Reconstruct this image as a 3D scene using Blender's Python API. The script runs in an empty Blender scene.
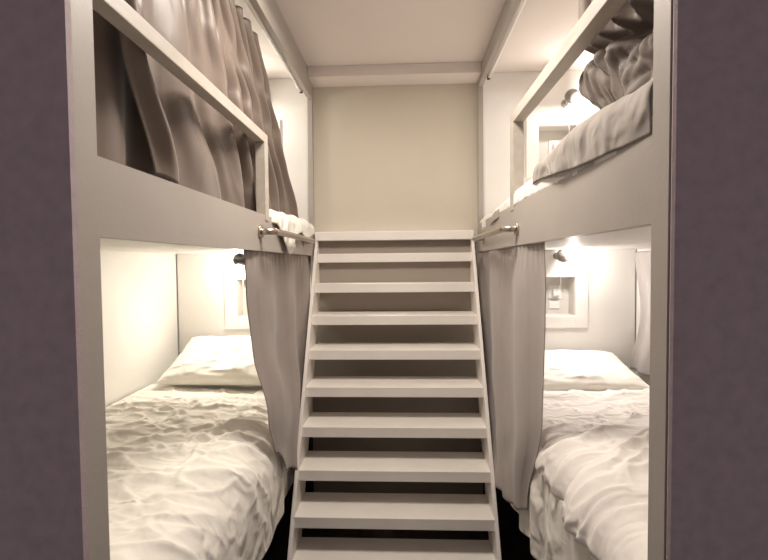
import bpy, bmesh, math, random
from mathutils import Vector, Matrix, noise

scene = bpy.context.scene
C = scene.collection

# ------------------------------------------------------------------ camera
EYE = 1.575
cam_data = bpy.data.cameras.new('camera')
cam = bpy.data.objects.new('camera', cam_data)
C.objects.link(cam)
F = 450.0
cam_data.sensor_width = 36.0
cam_data.lens = 36.0 * F / 768.0
cam_data.clip_start = 0.02
fwd = Vector((19 / F, 16.2 / F, -1)).normalized()
up = -Vector((125 / F, -13320 / F, -1)).normalized()
up = (up - fwd * up.dot(fwd)).normalized()
right = fwd.cross(up)
cam.matrix_world = Matrix.Translation((0, 0, EYE)) @ Matrix((right, fwd, up)).to_4x4()
scene.camera = cam

# ------------------------------------------------------------------ world, light, exposure
scene.view_settings.view_transform = 'Standard'
scene.view_settings.look = 'None'
scene.view_settings.gamma = 1
scene.view_settings.use_curve_mapping = False
scene.view_settings.exposure = 0.22
world = bpy.data.worlds.new('world')
scene.world = world
world.use_nodes = True
world.node_tree.nodes['Background'].inputs['Color'].default_value = (0.88, 0.78, 0.82, 1)
world.node_tree.nodes['Background'].inputs['Strength'].default_value = 0.27
CEIL_W = 20.0       # ceiling lamp in the aisle
READ_W = {'lower_left': 11.0, 'lower_right': 12.0, 'upper_left': 12.0, 'upper_right': 10.0}
WARM = (1.0, 0.905, 0.81)
READ_COL = {'lower_left': (1.0, 0.92, 0.80), 'lower_right': (1.0, 0.925, 0.875), 'upper_left': (1.0, 0.94, 0.84), 'upper_right': (1.0, 0.92, 0.86)}

# ------------------------------------------------------------------ materials
def mat(name, col, rough=0.6, metal=0.0, var=0.06, vscale=6.0, bump=0.0, bscale=60.0, sheen=0.0, stretch=(1, 1, 1), trans=0.0):
    m = bpy.data.materials.new(name)
    m.use_nodes = True
    nt = m.node_tree
    b = nt.nodes['Principled BSDF']
    b.inputs['Roughness'].default_value = rough
    b.inputs['Metallic'].default_value = metal
    b.inputs['Sheen Weight'].default_value = sheen
    if sheen: b.inputs['Specular IOR Level'].default_value = 0.3
    tc = nt.nodes.new('ShaderNodeTexCoord')
    mp = nt.nodes.new('ShaderNodeMapping')
    mp.inputs['Scale'].default_value = stretch
    nt.links.new(tc.outputs['Object'], mp.inputs['Vector'])
    n = nt.nodes.new('ShaderNodeTexNoise')
    n.inputs['Scale'].default_value = vscale
    n.inputs['Detail'].default_value = 5
    nt.links.new(mp.outputs[0], n.inputs['Vector'])
    r = nt.nodes.new('ShaderNodeValToRGB')
    r.color_ramp.elements[0].position = 0.3
    r.color_ramp.elements[1].position = 0.7
    r.color_ramp.elements[0].color = tuple(max(0, c * (1 - var)) for c in col) + (1,)
    r.color_ramp.elements[1].color = tuple(min(1, c * (1 + var)) for c in col) + (1,)
    nt.links.new(n.outputs['Fac'], r.inputs['Fac'])
    nt.links.new(r.outputs['Color'], b.inputs['Base Color'])
    if bump > 0:
        n2 = nt.nodes.new('ShaderNodeTexNoise')
        n2.inputs['Scale'].default_value = bscale
        n2.inputs['Detail'].default_value = 6
        nt.links.new(mp.outputs[0], n2.inputs['Vector'])
        bp = nt.nodes.new('ShaderNodeBump')
        bp.inputs['Strength'].default_value = bump
        bp.inputs['Distance'].default_value = 0.01
        nt.links.new(n2.outputs['Fac'], bp.inputs['Height'])
        nt.links.new(bp.outputs['Normal'], b.inputs['Normal'])
    return m

def linen(name, col, k=1.0):
    m = mat(name, col, 0.8, var=0.015, vscale=4, sheen=0.1)
    nt = m.node_tree
    tc = nt.nodes.new('ShaderNodeTexCoord')
    prev = None
    for (sc, dist, st, rot, dd) in ((4.5, 0.8, (0.6, 1.7, 1.0), 0.35, 0.035), (8.0, 1.2, (0.7, 1.5, 1.0), -0.5, 0.016), (22.0, 0.5, (1, 1, 1), 0, 0.004)):
        mp = nt.nodes.new('ShaderNodeMapping'); mp.inputs['Scale'].default_value = st; mp.inputs['Rotation'].default_value = (0, 0, rot)
        nt.links.new(tc.outputs['Object'], mp.inputs['Vector'])
        n = nt.nodes.new('ShaderNodeTexNoise'); n.noise_type = 'RIDGED_MULTIFRACTAL'
        n.inputs['Scale'].default_value = sc; n.inputs['Distortion'].default_value = dist; n.inputs['Detail'].default_value = 2.5
        nt.links.new(mp.outputs[0], n.inputs['Vector'])
        b = nt.nodes.new('ShaderNodeBump'); b.inputs['Strength'].default_value = 0.95 * k; b.inputs['Distance'].default_value = dd
        nt.links.new(n.outputs['Fac'], b.inputs['Height'])
        if prev: nt.links.new(prev.outputs['Normal'], b.inputs['Normal'])
        prev = b
    nt.links.new(prev.outputs['Normal'], nt.nodes['Principled BSDF'].inputs['Normal'])
    return m

M = {
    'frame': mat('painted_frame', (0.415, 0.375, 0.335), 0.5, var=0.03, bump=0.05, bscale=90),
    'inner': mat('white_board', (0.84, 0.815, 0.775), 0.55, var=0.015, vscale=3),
    'tread': mat('painted_tread', (0.86, 0.81, 0.75), 0.42, var=0.03, bump=0.04, bscale=40),
    'rail': mat('painted_rail_timber', (0.47, 0.425, 0.37), 0.5, var=0.10, vscale=14, bump=0.08, bscale=30, stretch=(2, 0.6, 2)),
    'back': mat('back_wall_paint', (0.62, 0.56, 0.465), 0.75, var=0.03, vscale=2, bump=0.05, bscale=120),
    'board': mat('stair_shade_taupe', (0.33, 0.28, 0.235), 0.75, var=0.04, vscale=2, bump=0.05, bscale=120),  # darkened taupe: shade behind the open treads put into the colour
    'ceil': mat('ceiling_paint', (0.80, 0.73, 0.69), 0.8, var=0.02, vscale=2),
    'wall': mat('front_wall_paint', (0.45, 0.36, 0.375), 0.75, var=0.08, vscale=40, bump=0.12, bscale=200),
    'floor': mat('dark_floor_boards', (0.05, 0.035, 0.025), 0.5, var=0.3, vscale=5, bump=0.1, stretch=(8, 0.6, 1)),
    'dark': mat('dark_underbed', (0.03, 0.024, 0.02), 0.8),  # near-black; on the panel under each bunk it stands in for shade
    'satin': mat('taupe_satin', (0.165, 0.126, 0.102), 0.42, var=0.06, vscale=8, bump=0.04, bscale=300, sheen=0.25),
    'satin_matt': mat('taupe_satin_worn', (0.165, 0.132, 0.11), 0.7, var=0.06, vscale=8, bump=0.06, bscale=200, sheen=0.15),
    'grey_cloth_dark': mat('taupe_grey_curtain_cloth', (0.31, 0.262, 0.235), 0.7, var=0.06, vscale=7, bump=0.06, bscale=260, sheen=0.2),
    'grey_cloth': mat('grey_curtain_cloth', (0.38, 0.33, 0.30), 0.75, var=0.06, vscale=7, bump=0.06, bscale=260, sheen=0.2),
    'pale_cloth': mat('pale_curtain_cloth', (0.42, 0.39, 0.37), 0.75, var=0.04, vscale=7, bump=0.06, bscale=260, sheen=0.2),
    'linen': linen('white_bed_linen', (0.88, 0.845, 0.77)),
    'linen_r': linen('rosy_white_bed_linen', (0.87, 0.82, 0.765)),
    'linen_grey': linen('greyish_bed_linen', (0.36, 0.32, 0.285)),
    'steel': mat('brushed_steel', (0.55, 0.49, 0.43), 0.28, metal=1.0, var=0.05, vscale=30),
    'black': mat('black_lamp_enamel', (0.03, 0.025, 0.022), 0.4),
    'greylamp': mat('grey_lamp_enamel', (0.25, 0.23, 0.21), 0.4),
    'plastic': mat('white_plastic', (0.85, 0.83, 0.79), 0.35, var=0.01),
    'niche': mat('niche_back', (0.70, 0.67, 0.62), 0.6, var=0.02),
    'brass': mat('dull_hook_metal', (0.15, 0.11, 0.08), 0.4, metal=0.8),
}
def emis(name, col, s):
    m = bpy.data.materials.new(name); m.use_nodes = True
    b = m.node_tree.nodes['Principled BSDF']
    b.inputs['Base Color'].default_value = (0.9, 0.9, 0.9, 1)
    b.inputs['Emission Color'].default_value = col + (1,)
    b.inputs['Emission Strength'].default_value = s
    return m
M['bulb'] = emis('lit_bulb', (1.0, 0.9, 0.8), 40.0)
M['diffuser'] = emis('lit_diffuser', (1.0, 0.9, 0.8), 6.0)

# ------------------------------------------------------------------ helpers
def link(name, bm, m, parent=None, smooth=False, bevel=0.0, solid=0.0, sub=0, offset=0.0):
    me = bpy.data.meshes.new(name)
    bmesh.ops.recalc_face_normals(bm, faces=bm.faces[:])
    bm.to_mesh(me); bm.free()
    me.materials.append(m)
    if smooth:
        for p in me.polygons: p.use_smooth = True
    o = bpy.data.objects.new(name, me)
    C.objects.link(o)
    if parent:
        o.parent = parent
        o.matrix_parent_inverse = Matrix.Translation(-parent.location) if parent.type == 'EMPTY' else Matrix()
    if sub:
        s = o.modifiers.new('subdivision', 'SUBSURF'); s.levels = sub; s.render_levels = sub
    if solid:
        s = o.modifiers.new('solidify', 'SOLIDIFY'); s.thickness = solid; s.offset = offset
    if bevel:
        b = o.modifiers.new('bevel', 'BEVEL'); b.width = bevel; b.segments = 2; b.limit_method = 'ANGLE'
    return o

def tag(o, label, cat, group=None):
    o['label'] = label; o['category'] = cat
    if group: o['group'] = group
    return o

def thing(name, label, cat, loc, group=None):
    o = bpy.data.objects.new(name, None); C.objects.link(o)
    o.location = loc; o.empty_display_size = 0.1
    return tag(o, label, cat, group)

def struct(name, bm, m, **k):
    o = link(name, bm, m, **k); o['kind'] = 'structure'; return o

def box(x0, x1, y0, y1, z0, z1, bm=None):
    bm = bm or bmesh.new()
    vs = [bm.verts.new((x, y, z)) for x in (x0, x1) for y in (y0, y1) for z in (z0, z1)]
    for f in ((0, 1, 3, 2), (4, 6, 7, 5), (0, 4, 5, 1), (2, 3, 7, 6), (0, 2, 6, 4), (1, 5, 7, 3)):
        bm.faces.new([vs[i] for i in f])
    return bm

def tube(pts, r, bm=None, n=12, cap=True):
    bm = bm or bmesh.new()
    pts = [Vector(p) for p in pts]
    rings = []
    prev = None
    for i, p in enumerate(pts):
        t = (pts[min(i + 1, len(pts) - 1)] - pts[max(i - 1, 0)]).normalized()
        if prev is None:
            a = t.orthogonal().normalized()
        else:
            a = (prev - t * prev.dot(t)).normalized()
        prev = a
        b = t.cross(a)
        rr = r[i] if isinstance(r, (list, tuple)) else r
        rings.append([bm.verts.new(p + (a * math.cos(q) + b * math.sin(q)) * rr) for q in [2 * math.pi * k / n for k in range(n)]])
    for A, B in zip(rings, rings[1:]):
        for k in range(n):
            bm.faces.new((A[k], A[(k + 1) % n], B[(k + 1) % n], B[k]))
    if cap:
        bm.faces.new(rings[0][::-1]); bm.faces.new(rings[-1])
    return bm

def smooth_path(pts, steps=6):
    P = [Vector(p) for p in pts]
    P = [P[0] * 2 - P[1]] + P + [P[-1] * 2 - P[-2]]
    out = []
    for i in range(1, len(P) - 2):
        for s in range(steps):
            t = s / steps
            a, b, c, d = P[i - 1], P[i], P[i + 1], P[i + 2]
            out.append(0.5 * ((2 * b) + (c - a) * t + (2 * a - 5 * b + 4 * c - d) * t * t + (3 * b - a - 3 * c + d) * t ** 3))
    out.append(P[-2])
    return out

def grid(nu, nv, fn, bm=None):
    bm = bm or bmesh.new()
    V = [[bm.verts.new(fn(i / nu, j / nv)) for j in range(nv + 1)] for i in range(nu + 1)]
    for i in range(nu):
        for j in range(nv):
            bm.faces.new((V[i][j], V[i + 1][j], V[i + 1][j + 1], V[i][j + 1]))
    return bm

def sst(a, b, x):
    t = max(0.0, min(1.0, (x - a) / (b - a))); return t * t * (3 - 2 * t)
def lerp(a, b, t): return a + (b - a) * t
def pl(pts, x):
    if x <= pts[0][0]: return pts[0][1]
    for (a, va), (b, vb) in zip(pts, pts[1:]):
        if x <= b: return lerp(va, vb, sst(a, b, x))
    return pts[-1][1]

def crease(x, y, seed, sc=4.0, stretch=(1, 1), ang=0.0, octs=3, sharp=2.0, k=2.4):
    c, s = math.cos(ang), math.sin(ang)
    X, Y = (x * c + y * s) * stretch[0], (-x * s + y * c) * stretch[1]
    w = noise.noise_vector(Vector((X * 1.5, Y * 1.5, seed)))
    X += w.x * 0.12; Y += w.y * 0.12
    v = 0; a = 1; t = 0
    for o in range(octs):
        n = noise.noise(Vector((X * sc, Y * sc, seed + o * 7.3)))
        v += a * (max(0, 1 - abs(n) * k)) ** sharp; t += a
        a *= 0.5; sc *= 1.9
    return v / t

def make_folds(seed, n, t0, t1, y0, y1, ang, dang, hmin, hmax, wmin=0.008, wmax=0.022, lmin=0.15, lmax=0.6):
    r = random.Random(seed); out = []
    for _ in range(n):
        a = ang + r.uniform(-dang, dang)
        out.append((r.uniform(t0, t1), r.uniform(y0, y1), math.cos(a), math.sin(a), r.uniform(lmin, lmax) / 2, r.uniform(-0.35, 0.35), r.uniform(hmin, hmax), r.uniform(wmin, wmax)))
    return out
def fold_h(F_, t, y):
    h = 0.0
    for (ct, cy, c, s_, L, bend, H, w) in F_:
        dx, dy = t - ct, y - cy
        a = dx * c + dy * s_
        if abs(a) > L: continue
        q = a / L
        b = -dx * s_ + dy * c - bend * L * (1 - q * q) - 0.012 * math.sin(q * 5 + ct * 30)
        if abs(b) > 5 * w: continue
        k = b / w
        h += 1.6 * H * (1 - q * q) * (math.exp(-abs(k) ** 1.5 if k > 0 else -abs(k * 0.5) ** 1.6))
    return h

# ------------------------------------------------------------------ key dimensions
XL, XR = -0.56, 0.47         # aisle faces of the bunks
YL, YR = 0.812, 0.875         # near edges of the openings
YF = 2.86                    # far wall
SWL, SWR = -1.47, 1.45       # outer side walls
HC = EYE + 1.18              # ceiling

# ------------------------------------------------------------------ structure
struct('floor', box(-3, 3, -1.5, 3.1, -0.05, 0), M['floor'])
struct('ceiling', box(-3, 3, -1.5, 3.1, HC, HC + 0.05), M['ceil'])
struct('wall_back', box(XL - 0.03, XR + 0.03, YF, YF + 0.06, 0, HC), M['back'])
struct('wall_back_shade', box(XL - 0.029, XR + 0.029, YF - 0.004, YF - 0.0002, 0, EYE + 0.146), M['board'])  # added dark sheet, paints the shade behind the stairs onto the wall
struct('wall_back_outer', box(-1.6, 1.6, YF + 0.125, YF + 0.16, 0, HC), M['inner'])
struct('wall_left', box(SWL - 0.04, SWL, 0.80, YF, 0, HC), M['inner'])
struct('wall_right', box(SWR, SWR + 0.04, 0.80, YF, 0, HC), M['inner'])
struct('wall_front_left', box(-3, XL, 0.743, 0.757, 0, HC), M['wall'])
struct('wall_front_right', box(XR, 3, 0.803, 0.821, 0, HC), M['wall'], bevel=0.010)
struct('trim_1', box(XL, XR, 2.70, YF, EYE + 1.115, HC), M['ceil'], bevel=0.004)

# ------------------------------------------------------------------ bunk beds
def X(s, x):   # mirror helper : s=-1 left, +1 right, x given as distance outward
    return s * x

def sbox(s, a, b, y0, y1, z0, z1, bm=None):
    lo, hi = sorted((s * a, s * b)); return box(lo, hi, y0, y1, z0, z1, bm)

def niche_board(s, xi, xo, z0, z1, holes):
    """headboard board with rectangular holes, and 3-sided look"""
    bm = bmesh.new()
    xs = sorted({xi, xo} | {h[0] for h in holes} | {h[1] for h in holes})
    zs = sorted({z0, z1} | {h[2] for h in holes} | {h[3] for h in holes})
    for a, b in zip(xs, xs[1:]):
        for c, d in zip(zs, zs[1:]):
            mx, mz = (a + b) / 2, (c + d) / 2
            if any(h[0] < mx < h[1] and h[2] < mz < h[3] for h in holes): continue
            sbox(s, a, b, YF, YF + 0.02, c, d, bm)
    bmesh.ops.remove_doubles(bm, verts=bm.verts[:], dist=1e-5)
    return bm

def bunk(s, label, xa, xw, y_near, z_pb, z_pt, z_hd, rail_top, rail_w, rail_h, post_y):
    b = thing('bunk_bed', label, 'bunk bed', (s * (xa + xw) / 2, (y_near + YF) / 2, 0), 'bunk beds flanking the staircase')
    fr = M['frame']
    # long boards facing the aisle
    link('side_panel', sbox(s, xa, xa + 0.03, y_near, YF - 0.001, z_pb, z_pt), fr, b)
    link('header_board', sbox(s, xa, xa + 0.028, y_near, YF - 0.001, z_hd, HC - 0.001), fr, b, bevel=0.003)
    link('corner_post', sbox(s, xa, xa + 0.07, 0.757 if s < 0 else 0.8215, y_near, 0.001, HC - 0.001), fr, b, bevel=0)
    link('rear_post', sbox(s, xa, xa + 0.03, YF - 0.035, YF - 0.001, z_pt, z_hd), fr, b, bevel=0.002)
    # platforms
    link('upper_platform', sbox(s, xa + 0.031, xw - 0.001, y_near + 0.012, YF - 0.001, EYE + 0.078, EYE + 0.105), M['inner'], b)
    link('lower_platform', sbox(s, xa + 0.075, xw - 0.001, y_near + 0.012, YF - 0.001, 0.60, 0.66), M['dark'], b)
    link('foot_board', sbox(s, xa + 0.071, xw - 0.001, y_near - 0.02, y_near + 0.01, 0.001, HC - 0.001), M['inner'], b)
    # headboard with a niche for each berth
    ncx = 0.96
    holes = []
    hz = [(EYE - 0.335, EYE - 0.092), (EYE + 0.60, EYE + 0.845)]
    for (z0, z1) in hz: holes.append((ncx - 0.115, ncx + 0.115, z0, z1))
    hb = link('headboard', niche_board(s, xa + 0.031, xw - 0.008, 0.60, HC - 0.001, holes), M['inner'], b)
    link('under_bed_shade_panel', sbox(s, xa + 0.031, xw - 0.001, YF - 0.02, YF - 0.001, 0.001, 0.598), M['dark'], b)  # added dark sheet in place of the shade under the bed
    for (z0, z1) in hz:
        # raised frame
        bm = bmesh.new(); w = 0.076; t = 0.012
        a0, a1 = ncx - 0.115, ncx + 0.115
        sbox(s, a0 - w, a0, YF - t, YF - 0.0005, z0 - w, z1 + w, bm)
        sbox(s, a1, a1 + w, YF - t, YF - 0.0005, z0 - w, z1 + w, bm)
        sbox(s, a0, a1, YF - t, YF - 0.0005, z0 - w, z0, bm)
        sbox(s, a0, a1, YF - t, YF - 0.0005, z1, z1 + w, bm)
        nf = link('niche_frame', bm, M['inner'], hb, bevel=0.002)
        bm = bmesh.new(); d = 0.12
        sbox(s, a0 - .008, a0, YF + .021, YF + d, z0 - .008, z1 + .008, bm); sbox(s, a1, a1 + .008, YF + .021, YF + d, z0 - .008, z1 + .008, bm)
        sbox(s, a0, a1, YF + .021, YF + d, z0 - .008, z0, bm); sbox(s, a0, a1, YF + .021, YF + d, z1, z1 + .008, bm)
        sbox(s, a0, a1, YF + d - 0.008, YF + d, z0, z1, bm)
        link('niche_box', bm, M['niche'], hb)
        # twin wall outlet in the niche
        bm = bmesh.new()
        oc = ncx + 0.025
        sbox(s, oc - 0.042, oc + 0.042, YF + d - 0.018, YF + d - 0.0085, z0 + 0.10, z0 + 0.185, bm)
        sbox(s, oc - 0.036, oc + 0.030, YF + d - 0.016, YF + d - 0.0085, z0 + 0.035, z0 + 0.085, bm)
        ol = link('power_outlet', bm, M['plastic'], hb, bevel=0.003)
    # guard rail with its post
    link('guard_rail', sbox(s, xa - 0.003, xa - 0.003 + rail_w, y_near + 0.001, post_y[1], rail_top - rail_h, rail_top), M['rail'], b, bevel=0.002)
    link('guard_post', sbox(s, xa - 0.004, xa - 0.004 + rail_w, post_y[0], post_y[1], z_pt - 0.022, rail_top - rail_h), M['rail'], b, bevel=0.002)
    return b

bunk(-1, 'white built-in bunk bed on the left with taupe curtain behind its guard rail', 0.56, 1.47, YL, EYE + 0.056, EYE + 0.204, EYE + 1.03, EYE + 0.537, 0.040, 0.038, (1.82, 1.866))
bunk(1, 'white built-in bunk bed on the right with rumpled duvet over its upper panel', 0.47, 1.45, YR, EYE + 0.072, EYE + 0.245, EYE + 1.085, EYE + 0.637, 0.046, 0.045, (1.935, 1.985))

# ------------------------------------------------------------------ staircase
st = thing('staircase', 'steep cream open-tread staircase between the two bunk beds', 'staircase', (-0.054, 2.4, 0))
SX0, SX1 = -0.551, 0.441
for i in range(1, 11):
    d = 3.01 - 0.1 * i
    zb = EYE + 0.0115 - 0.1830 * (i - 2)
    y0, y1 = d - 0.004, d + 0.235
    if i == 1: y0, y1, zb = 2.798, YF - 0.0045, EYE + 0.148
    y1 = min(y1, YF - 0.0045)
    e = 0.010 if i > 1 else 0.002
    link('tread', box(SX0 + e, SX1 - e, y0, y1, zb, zb + 0.055), M['tread'], st, bevel=0.003)
for x0 in (SX0, SX1 - 0.018):
    bm = bmesh.new()
    # side profile (y, z), follows the tread fronts
    def zy(y): return EYE - 0.0125 - 0.1795 * ((3.01 - y) / 0.1 - 2) + 0.055
    ztop = EYE + 0.147
    yb = 1.93
    prof = [(yb + 0.005, 0.001), (2.835, EYE + 0.205), (2.835, ztop), (YF - 0.002, ztop), (YF - 0.002, EYE - 0.23), (yb + 0.27, 0.001)]
    prof = [(1.925, 0.001), (2.80, EYE + 0.12), (2.80, ztop), (YF - 0.0045, ztop), (YF - 0.0045, EYE - 0.20), (2.165, 0.001)]
    A = [bm.verts.new((x0, y, z)) for y, z in prof]; B = [bm.verts.new((x0 + 0.018, y, z)) for y, z in prof]
    n = len(prof)
    bm.faces.new(A); bm.faces.new(B[::-1])
    for k in range(n): bm.faces.new((A[k], B[k], B[(k + 1) % n], A[(k + 1) % n]))
    link('stringer', bm, M['tread'], st, bevel=0.002)

# ------------------------------------------------------------------ grab bars
def grab_bar(s, xa, y0, y1, z, label):
    t = thing('grab_bar', label, 'grab bar', (s * xa, (y0 + y1) / 2, z), 'grab bars at the stair head')
    so = 0.058
    pts = [(s * xa, y0, z), (s * (xa - so * .55), y0, z), (s * (xa - so * .9), y0 + 0.02, z), (s * (xa - so), y0 + 0.06, z),
           (s * (xa - so), (y0 + y1) / 2, z + 0.001), (s * (xa - so), y1 - 0.05, z), (s * (xa - so * .9), y1 - 0.015, z), (s * (xa - so * .55), y1, z), (s * xa, y1, z)]
    link('bar', tube(smooth_path(pts, 6), 0.0135, n=16), M['steel'], t, smooth=True)
    for y in (y0, y1):
        link('flange', tube([(s * (xa - 0.0005), y, z), (s * (xa - 0.008), y, z)], 0.027, n=24), M['steel'], t, bevel=0.001)
grab_bar(-1, 0.56, 1.75, 2.52, EYE + 0.132, 'steel grab bar on the left bunk panel beside the stair head')
grab_bar(1, 0.47, 1.875, 2.64, EYE + 0.14, 'steel grab bar on the right bunk panel beside the stair head')

# ------------------------------------------------------------------ curtain rods
def rod(s, xr, z, y0, y1, label):
    t = thing('curtain_rod', label, 'curtain rod', (s * xr, (y0 + y1) / 2, z), 'curtain rods under the header boards')
    link('tube', tube([(s * xr, y0, z), (s * xr, y1, z)], 0.0095, n=14), M['plastic'], t, smooth=True)
    for y in (y0 + 0.01, y1 - 0.01):
        link('bracket', sbox(s, xr - 0.012, xr + 0.006, y - 0.006, y + 0.006, z - 0.016, z + 0.014), M['brass'], t, bevel=0.002)
rod(-1, 0.60, EYE + 1.035, 0.86, 2.70, 'white curtain rod above the left upper bunk, half covered by taupe curtain')
rod(1, 0.51, EYE + 1.085, 0.88, 2.70, 'white curtain rod above the right upper bunk')

# ------------------------------------------------------------------ curtains
def folds(u, v, n, seed, irr=0.35):
    ph = u * n * 2 * math.pi + irr * 6 * noise.noise(Vector((u * n * 0.4, v * 0.8, seed)))
    a = math.sin(ph)
    a = math.copysign(abs(a) ** 0.8, a)
    return a * (0.75 + 0.5 * noise.noise(Vector((u * n, v * 1.5, seed + 9))))

# upper left : a short near panel and a long one overlapping it
def clampx(x): return -0.5995 - 0.012 * math.log(1 + math.exp(min(40, -(x + 0.605) / 0.012)))
def f_ula(u, v):
    z = lerp(EYE + 1.02, EYE + 0.211 + 0.004 * math.sin(u * 9), v)
    y = lerp(0.835, 1.36, u)
    x = -0.690 + 0.012 * folds(u, v, 3.2, 5.5, 0.4) - 0.02 * u + 0.010 * noise.noise(Vector((u * 2, v * 4, 6)))
    return (clampx(x), y, z)
tag(link('curtain', grid(60, 60, f_ula), M['satin'], smooth=True, solid=0.003), 'narrow near panel of the left upper curtain, shadowed beside the corner post', 'curtain', 'bunk privacy curtains')
FOLDS = ((0.02, 0.02, 0.9, 0.0), (0.09, 0.035, -0.4, 0.03), (0.20, 0.05, 0.35, 0.03), (0.285, 0.022, -0.5, 0.04), (0.37, 0.028, 0.6, 0.06), (0.425, 0.016, -0.9, 0.06), (0.462, 0.018, 1.0, 0.06),
         (0.535, 0.016, -1.0, 0.05), (0.572, 0.015, 0.9, 0.05), (0.63, 0.018, -0.9, 0.03), (0.672, 0.018, 0.9, 0.03), (0.735, 0.02, -0.9, 0.02), (0.79, 0.02, 0.8, 0.02), (0.85, 0.022, -0.9, 0.0), (0.92, 0.02, 0.9, 0.0), (0.97, 0.02, -0.5, 0.0))
def f_ul(u, v):
    zt = EYE + 1.02
    zb = EYE + 0.212 + 0.007 * math.sin(u * 26) + 0.006 * math.sin(u * 61 + 1) + 0.02 * math.exp(-(u / 0.03) ** 2)
    z = lerp(zt, zb, v)
    yfar = pl([(0, 2.08), (0.27, 2.27), (0.45, 2.41), (0.88, 2.72), (1, 2.76)], v)
    uu = u + 0.012 * noise.noise(Vector((u * 3, v * 2, 2)))
    y = lerp(pl([(0, 0.99), (0.62, 1.02), (1, 1.15)], v), yfar, uu)
    top = 0.022 * folds(u, v, 11, 3.1, 0.45)
    low = 0.0
    for (c, w, h, dr) in FOLDS:
        low += h * math.exp(-((u - c - dr * (1 - v) + 0.02 * math.sin(v * 5 + c * 20)) / w) ** 2)
    k = sst(0.1, 0.6, v)
    x = -0.650 + (1 - k) * top + k * 0.046 * low
    x += 0.010 * noise.noise(Vector((u * 7, v * 4, 8))) + 0.008 * (crease(u * 2, v, 17, 3, (1, .5), 0.3, 2, 1.5, 4) - 0.3)
    return (clampx(x), y, z)
tag(link('curtain', grid(300, 90, f_ul), M['satin'], smooth=True, solid=0.003), 'long taupe satin curtain drawn across the left upper bunk behind the guard rail', 'curtain', 'bunk privacy curtains')

# lower left
def f_ll(u, v):
    z = lerp(EYE + 0.07, EYE - pl([(0, 0.77), (0.3, 0.93), (0.62, 1.02), (1, 0.92)], u), v)
    y = lerp(pl([(0, 1.63), (0.5, 1.71), (0.8, 1.73), (1, 1.79)], v), pl([(0, 2.845), (0.55, 2.80), (1, 2.46)], v), u)
    out = sst(0.4, 0.85, v) * 0.055 * (1 - sst(0.45, 0.8, u))
    amp = 0.016 * (0.5 + 0.5 * sst(0, 0.2, v)) * (1 - 0.45 * sst(0.5, 1, v))
    x = -0.578 + out + amp * 1.0 * folds(u, v * 0.6, 2.8, 14.2, 0.6) + 0.012 * noise.noise(Vector((u * 5, v * 4, 3)))
    x += 0.003 * math.sin(u * 130) * (1 - sst(0, 0.12, v))
    return (x, y, z)
tag(link('curtain', grid(180, 90, f_ll), M['grey_cloth_dark'], smooth=True, solid=0.003), 'grey curtain of the left lower bunk, its hem kicked out over the bed', 'curtain', 'bunk privacy curtains')

# lower right
def f_lr(u, v):
    z = lerp(EYE + 0.07, EYE - pl([(0, 0.98), (0.15, 1.01), (0.5, 1.06), (1, 1.09)], u), v)
    y = lerp(pl([(0, 1.57), (0.6, 1.60), (1, 1.77)], v), pl([(0, 2.845), (0.55, 2.76), (0.8, 2.48), (1, 2.2)], v), u)
    amp = 0.017 * (0.4 + 0.6 * sst(0, 0.15, v)) * (1 - 0.3 * v)
    x = 0.482 - 0.012 * sst(0.2, 1, v) - 0.022 * u * sst(0.5, 1, v) + amp * 1.15 * folds(u, v * 0.5, 2.8, 31.7, 0.5)
    x += 0.003 * math.sin(u * 150) * (1 - sst(0, 0.12, v))
    return (x, y, z)
tag(link('curtain', grid(180, 90, f_lr), M['grey_cloth'], smooth=True, solid=0.003), 'grey curtain of the right lower bunk hanging straight down past the bed edge', 'curtain', 'bunk privacy curtains')

# lower right, inner side wall
def f_lri(u, v):
    z = lerp(EYE + 0.06, EYE - 0.655, v)
    y = lerp(2.1, pl([(0, 2.80), (0.5, 2.72), (1, 2.80)], v), u)
    x = 1.405 + 0.018 * folds(u, v, 4.5, 55.1) * (0.4 + 0.6 * v) - 0.02 * sst(.6, 1, v) * u
    return (x, y, z)
tag(link('curtain', grid(90, 50, f_lri), M['pale_cloth'], smooth=True, solid=0.003), 'pale grey curtain inside the right lower bunk, hanging behind the bed by the pillow', 'curtain', 'bunk privacy curtains')

# upper right : bunched taupe curtain at the near end
def f_ur(u, v):
    z = lerp(EYE + 1.07, EYE + 0.375, v)
    y = lerp(pl([(0, 0.98), (0.55, 1.02), (0.8, 0.93), (1, 0.88)], v), pl([(0, 1.62), (0.35, 1.46), (0.75, 1.40), (1, 1.28)], v), u)
    k = sst(0.60, 0.80, v)
    x = 0.565 + (1 - k) * 0.034 * (0.5 + 0.5 * sst(0, 0.3, v)) * (folds(u, v, 3.6, 71.3, 0.9) + 0.35 * folds(u, v, 9, 12.3, 0.9))
    x += k * (-0.035 + 0.045 * noise.noise(Vector((u * 2.6, v * 5.5, 5))) + 0.035 * crease(u * 0.8, v * 0.8, 6, 4.5, (0.6, 1.6), 0.6, 3, 1.5, 3.5) + 0.012 * noise.noise(Vector((u * 9, v * 12, 2))))
    x += 0.055 * math.exp(-((v - 0.66 - 0.12 * (1 - u)) / 0.035) ** 2)
    z += k * 0.03 * noise.noise(Vector((u * 4, v * 3, 12)))
    return (x, y, z)
tag(link('curtain', grid(160, 90, f_ur), M['satin_matt'], smooth=True, solid=0.003), 'bunched taupe curtain gathered at the near end of the right upper bunk', 'curtain', 'bunk privacy curtains')

# ------------------------------------------------------------------ bedding
def mattress(s, xa, xw, y_near, z0, z1, label):
    o = link('mattress', sbox(s, xa, xw, y_near, YF - 0.02, z0, z1), M['linen'], bevel=0.025)
    o.modifiers['bevel'].segments = 4
    for p in o.data.polygons: p.use_smooth = True
    return tag(o, label, 'mattress', 'mattresses of the bunk beds')

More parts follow.
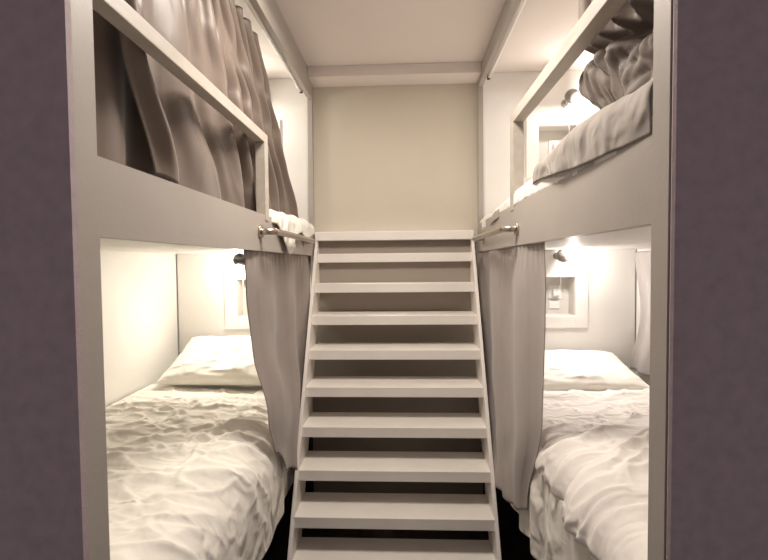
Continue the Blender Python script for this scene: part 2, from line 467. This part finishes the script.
mattress(-1, 0.60, 1.462, 0.86, 0.661, 0.845, 'mattress of the left lower bunk under cream bedding')
mattress(1, 0.51, 1.372, 0.88, 0.661, 0.845, 'mattress of the right lower bunk under white bedding')
mattress(-1, 0.70, 1.462, 0.86, EYE + 0.106, EYE + 0.22, 'mattress of the left upper bunk behind the taupe curtain')
mattress(1, 0.62, 1.442, 0.88, EYE + 0.106, EYE + 0.325, 'mattress of the right upper bunk under greyish bedding')

def drape(s, x_w, x_e, r, zt, drop, y0, y1, hfun, nu=170, nv=220, edge=None):
    T = x_w - x_e - r
    def fn(u, v):
        y = lerp(y0, y1, v)
        dr = drop(y) if callable(drop) else drop
        xe = x_e + (edge(y) if edge else 0)
        TT = x_w - xe - r
        L = TT + r * math.pi / 2 + dr
        t = u * L
        if t < TT: p = Vector((x_w - t, y, zt)); n = Vector((0, 0, 1))
        elif t < TT + r * math.pi / 2:
            a = (t - TT) / r
            n = Vector((-math.sin(a), 0, math.cos(a))); p = Vector((xe + r, y, zt - r)) + n * r
        else:
            n = Vector((-1, 0, 0)); p = Vector((xe, y, zt - r - (t - TT - r * math.pi / 2)))
        p = p + n * hfun(t, y, u, v)
        return (s * p.x, p.y, p.z)
    return grid(nu, nv, fn)

# left lower duvet
FL = (make_folds(1, 60, 0.0, 1.0, 0.9, 2.1, 0.55, 0.30, 0.004, 0.010, 0.007, 0.014, 0.3, 0.85)
      + make_folds(5, 9, 0.1, 0.9, 0.9, 2.0, 0.5, 0.2, 0.010, 0.016, 0.016, 0.026, 0.5, 0.9)
      + make_folds(2, 110, 0.0, 1.0, 1.6, 2.45, 0.1, 1.5, 0.003, 0.007, 0.005, 0.010, 0.1, 0.35)
      + make_folds(3, 30, 0.0, 1.0, 0.9, 1.8, -0.4, 0.6, 0.003, 0.008, 0.006, 0.014, 0.1, 0.4))
def h_ll(t, y, u, v):
    h = fold_h(FL, t, y)
    h += 0.028 * noise.noise(Vector((t * 2.2, y * 2.2, 5)))
    h *= sst(-0.08, 0.15, t)
    h *= lerp(1, 0.3, sst(0.78, 1.0, t))
    h += sst(0.8, 1.1, t) * (0.014 * noise.noise(Vector((t * 2, y * 4, 7))) + 0.010 + 0.006 * math.sin(y * 17 + t * 3))
    if t > 0.9 and y > 1.85: h *= 0.45
    return h + 0.008
tag(link('duvet', drape(-1, 1.455, 0.560, 0.16, 0.880, lambda y: 0.28 + 0.03 * math.sin(y * 3), 0.87, 2.52, h_ll, 240, 330, edge=lambda y: 0.045 * sst(1.95, 2.15, y)), M['linen'], smooth=True, solid=0.006), 'creased cream duvet spread over the left lower bunk, hanging over its edge', 'duvet', 'duvets on the bunks')
# right lower sheet drape + duvet
def h_lrs(t, y, u, v):
    h = 0.010 * noise.noise(Vector((t * 3, y * 3, 25)))
    if t > 0.85: h += 0.014 * math.sin(y * 26 + 2 * math.sin(y * 7) + t * 2) * sst(0.85, 1.05, t)
    return h + 0.004
tag(link('bed_sheet', drape(1, 1.37, 0.500, 0.06, 0.853, 0.33, 0.885, 2.80, h_lrs), M['linen'], smooth=True, solid=0.004), 'white sheet of the right lower bunk hanging in folds below the duvet', 'bed sheet')
FR = (make_folds(11, 40, 0.0, 0.9, 0.9, 1.7, -0.5, 0.45, 0.005, 0.012, 0.007, 0.016, 0.25, 0.7)
      + make_folds(12, 34, 0.0, 0.9, 0.9, 1.7, 0.5, 0.6, 0.004, 0.010, 0.006, 0.014, 0.1, 0.35)
      + make_folds(13, 60, 0.0, 0.9, 1.75, 2.48, -0.45, 0.7, 0.003, 0.009, 0.006, 0.014, 0.15, 0.5))
def h_lrd(t, y, u, v):
    h = fold_h(FR, t, y)
    h += 0.024 * noise.noise(Vector((t * 2.5, y * 2.5, 15)))
    # overlapping flap : the near half lies a little higher
    h += 0.055 * (1 - sst(1.70, 1.715, y + 0.10 * (t - 0.4) + 0.02 * math.sin(t * 9)))
    e = min(u, 1 - u, v * 2, (1 - v) * 2)
    return 0.022 + h * sst(0, 0.06, e)
tag(link('duvet', drape(1, 1.365, 0.53, 0.04, 0.870, 0.05, 0.90, 2.50, h_lrd, 220, 300, edge=lambda y: (0.018 * math.sin(y * 9.5) + 0.012 * math.sin(y * 23)) * (1 - sst(1.35, 1.5, y)) + 0.035), M['linen_r'], smooth=True, solid=0.022, offset=-1.0), 'thick rumpled white duvet lying on the right lower bunk', 'duvet', 'duvets on the bunks')
# right upper duvet over the panel
def h_ur(t, y, u, v):
    h = 0.018 * crease(t, y, 84.2, 3.0, (1.2, 0.8), 0.6, 3)
    h += 0.016 * noise.noise(Vector((t * 3.5, y * 3.5, 35)))
    if t > 0.8: h = h * 0.5 + 0.004
    return h
def drop_ur(y): return pl([(0.9, 0.075), (1.1, 0.07), (1.8, 0.02), (2.4, 0.02)], y)
def edge_ur(y): return pl([(0.88, 0.474), (1.2, 0.464), (1.6, 0.468), (1.88, 0.534), (2.1, 0.534), (2.25, 0.475), (2.8, 0.49)], y)
def f_dur(u, v):
    y = lerp(0.885, 2.70, v)
    return y
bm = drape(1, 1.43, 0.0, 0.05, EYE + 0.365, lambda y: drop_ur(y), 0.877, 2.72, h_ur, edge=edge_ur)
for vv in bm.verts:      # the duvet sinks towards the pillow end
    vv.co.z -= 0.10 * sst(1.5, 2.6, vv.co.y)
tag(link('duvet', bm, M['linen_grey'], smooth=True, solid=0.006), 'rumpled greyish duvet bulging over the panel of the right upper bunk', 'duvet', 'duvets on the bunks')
def h_urs(t, y, u, v):
    return 0.004 + 0.006 * noise.noise(Vector((t * 4, y * 7, 65)))
bm = drape(1, 1.43, 0.476, 0.03, EYE + 0.315, lambda y: pl([(0.9, 0.05), (2.2, 0.04), (2.8, 0.05)], y), 0.877, 2.80, h_urs, nu=80, nv=120)
for vv in bm.verts: vv.co.z -= 0.04 * sst(1.7, 2.6, vv.co.y)
tag(link('bed_sheet', bm, M['linen_r'], smooth=True, solid=0.003), 'pale sheet edge showing under the greyish duvet of the right upper bunk', 'bed sheet')
# left upper sheet : crumpled corner over the panel
def h_uls(t, y, u, v):
    k = sst(2.0, 2.2, y)
    return 0.006 + k * (0.020 * crease(t, y, 91, 5, (1, 1), 0.4, 3) + 0.012 * noise.noise(Vector((t * 5, y * 9, 75))))
bm = drape(-1, 1.455, 0.548, 0.03, EYE + 0.235, lambda y: 0.02 + 0.135 * math.exp(-((y - 2.13) / 0.12) ** 2) + 0.04 * math.exp(-((y - 2.5) / 0.12) ** 2), 1.80, 2.74, h_uls, nu=110, nv=110, edge=lambda y: 0.13 * (1 - sst(1.86, 1.93, y)))
tag(link('bed_sheet', bm, M['linen'], smooth=True, solid=0.003), 'cream sheet corner spilling over the left upper bunk panel by the grab bar', 'bed sheet')

def pillow(w, l, h, m, loc, rx, rz, label, seed, ry=0.0):
    bm = bmesh.new(); n = 48
    def P(u, v, sg):
        a, b = u * 2 - 1, v * 2 - 1
        ea, eb = 1 - abs(a) ** 3.2, 1 - abs(b) ** 3.2
        prof = (max(0, ea) * max(0, eb)) ** 0.55
        px = a * w / 2 * (1 - 0.05 * (1 - b * b)); py = b * l / 2 * (1 - 0.06 * (1 - a * a))
        z = sg * h / 2 * prof
        if sg > 0:
            z += prof * (0.016 * crease(px, py, seed, 5, (0.5, 1.6), 0.5, 2, 1.3, 5) + 0.012 * noise.noise(Vector((px * 5, py * 5, seed))))
        return (px, py, z)
    grid(n, n, lambda u, v: P(u, v, 1), bm); grid(n, n, lambda u, v: P(u, v, -1), bm)
    bmesh.ops.remove_doubles(bm, verts=bm.verts[:], dist=1e-4)
    o = link('pillow', bm, m, smooth=True)
    o.rotation_euler = (rx, ry, rz); o.location = loc
    return tag(o, label, 'pillow', 'pillows on the bunks')
pillow(0.74, 0.46, 0.13, M['linen'], (-1.00, 2.60, 1.020), 0.42, -0.03, 'plump cream pillow propped against the headboard of the left lower bunk', 3)
pillow(0.76, 0.46, 0.12, M['linen'], (0.93, 2.61, 0.955), 0.24, 0.03, 'white pillow on the right lower bunk below the lit lamp', 23)
pillow(0.66, 0.42, 0.12, M['linen'], (-1.05, 2.58, EYE + 0.345), 0.30, 0.05, 'cream pillow at the far end of the left upper bunk, peeking past the curtain', 43)

# ------------------------------------------------------------------ reading lamps
def reading_lamp(key, s, x, z, zn, label, body, aim):
    t = thing('reading_lamp', label, 'reading lamp', (s * x, YF, z), 'reading lamps on the headboards')
    base = (s * x, YF - 0.0, z + 0.0)
    link('mount', tube([(s * x, YF - 0.0125, z), (s * x, YF - 0.022, z)], 0.022, n=20), M[body], t, bevel=0.002)
    hd = Vector((s * x, YF - 0.135, z))
    a = Vector(aim).normalized(); a.x *= s
    link('arm', tube(smooth_path([(s * x, YF - 0.022, z), (s * x, YF - 0.07, z + 0.010), hd - a * 0.02], 5), 0.006, n=10), M[body], t, smooth=True)
    # ball head open toward the aim
    bm = bmesh.new(); R = 0.040
    path = []; rad = []
    for k in range(13):
        q = math.pi * (0.02 + k / 12 * 0.84)
        path.append(hd + a * (-math.cos(q) * R)); rad.append(math.sin(q) * R)
    tube(path, rad, bm, n=24, cap=False)
    link('lamp_head', bm, M[body], t, smooth=True, solid=0.002)
    bm = bmesh.new()
    bmesh.ops.create_uvsphere(bm, u_segments=16, v_segments=10, radius=0.024)
    for v in bm.verts: v.co += hd + a * 0.022
    link('bulb', bm, M['bulb'], t, smooth=True)
    # cable into the niche
    cb = smooth_path([(s * (x + 0.004), YF - 0.02, z - 0.02), (s * (x + 0.02), YF - 0.03, z - 0.07), (s * (x + 0.022), YF - 0.022, z - 0.13), (s * (x + 0.035), YF + 0.02, z - 0.18), (s * 0.985, YF + 0.075, zn + 0.14)], 6)
    link('cable', tube(cb, 0.0028, n=8), M['plastic'], t, smooth=True)
    link('plug', sbox(s, 0.965, 1.005, YF + 0.068, YF + 0.1015, zn + 0.12, zn + 0.16), M['plastic'], t, bevel=0.005)
    L = bpy.data.lights.new('bulb_light', 'POINT'); L.energy = READ_W[key] * 0.42; L.color = READ_COL[key]; L.shadow_soft_size = 0.02
    lo = bpy.data.objects.new('bulb_light', L); C.objects.link(lo)
    lo.parent = t; lo.matrix_parent_inverse = Matrix.Translation(-t.location)
    lo.location = hd + a * 0.06
    L2 = bpy.data.lights.new('bulb_beam', 'SPOT'); L2.energy = READ_W[key] * 1.25; L2.color = READ_COL[key]; L2.shadow_soft_size = 0.015
    L2.spot_size = math.radians(150); L2.spot_blend = 1.0
    l2 = bpy.data.objects.new('bulb_beam', L2); C.objects.link(l2)
    l2.parent = t; l2.matrix_parent_inverse = Matrix.Translation(-t.location)
    l2.location = hd + a * 0.06
    l2.rotation_euler = Vector((0, -0.65, -0.75)).to_track_quat('-Z', 'Y').to_euler()
AIM = (0.15, -1, -0.25)
reading_lamp('lower_left', -1, 1.00, EYE + 0.032, EYE - 0.335, 'black ball reading lamp above the niche of the left lower bunk', 'black', (0.05, -0.25, -1))
reading_lamp('lower_right', 1, 0.955, EYE + 0.040, EYE - 0.335, 'lit grey ball reading lamp above the niche of the right lower bunk', 'greylamp', (0.7, -0.7, 0.05))
reading_lamp('upper_right', 1, 1.00, EYE + 0.975, EYE + 0.60, 'lit ball reading lamp above the niche of the right upper bunk', 'greylamp', (0.45, -0.7, -0.6))
reading_lamp('upper_left', -1, 0.98, EYE + 0.975, EYE + 0.60, 'reading lamp of the left upper bunk hidden behind the taupe curtain', 'black', (0.2, -0.8, -0.8))

# ------------------------------------------------------------------ ceiling lamp over the aisle
cl = thing('ceiling_lamp', 'round flush ceiling lamp over the near end of the aisle', 'ceiling lamp', (-0.05, 1.55, HC))
link('lamp_base', tube([(-0.05, 1.55, HC - 0.001), (-0.05, 1.55, HC - 0.02)], 0.235, n=40), M['plastic'], cl, bevel=0.002)
link('diffuser', tube([(-0.05, 1.55, HC - 0.0205), (-0.05, 1.55, HC - 0.045), (-0.05, 1.55, HC - 0.055)], [0.225, 0.215, 0.17], n=40), M['diffuser'], cl, smooth=False)
L = bpy.data.lights.new('ceiling_light', 'AREA'); L.shape = 'DISK'; L.size = 0.42; L.energy = CEIL_W; L.color = WARM
lo = bpy.data.objects.new('ceiling_light', L); C.objects.link(lo); lo.parent = cl
lo.matrix_parent_inverse = Matrix.Translation(-cl.location); lo.location = (-0.05, 1.55, HC - 0.06)
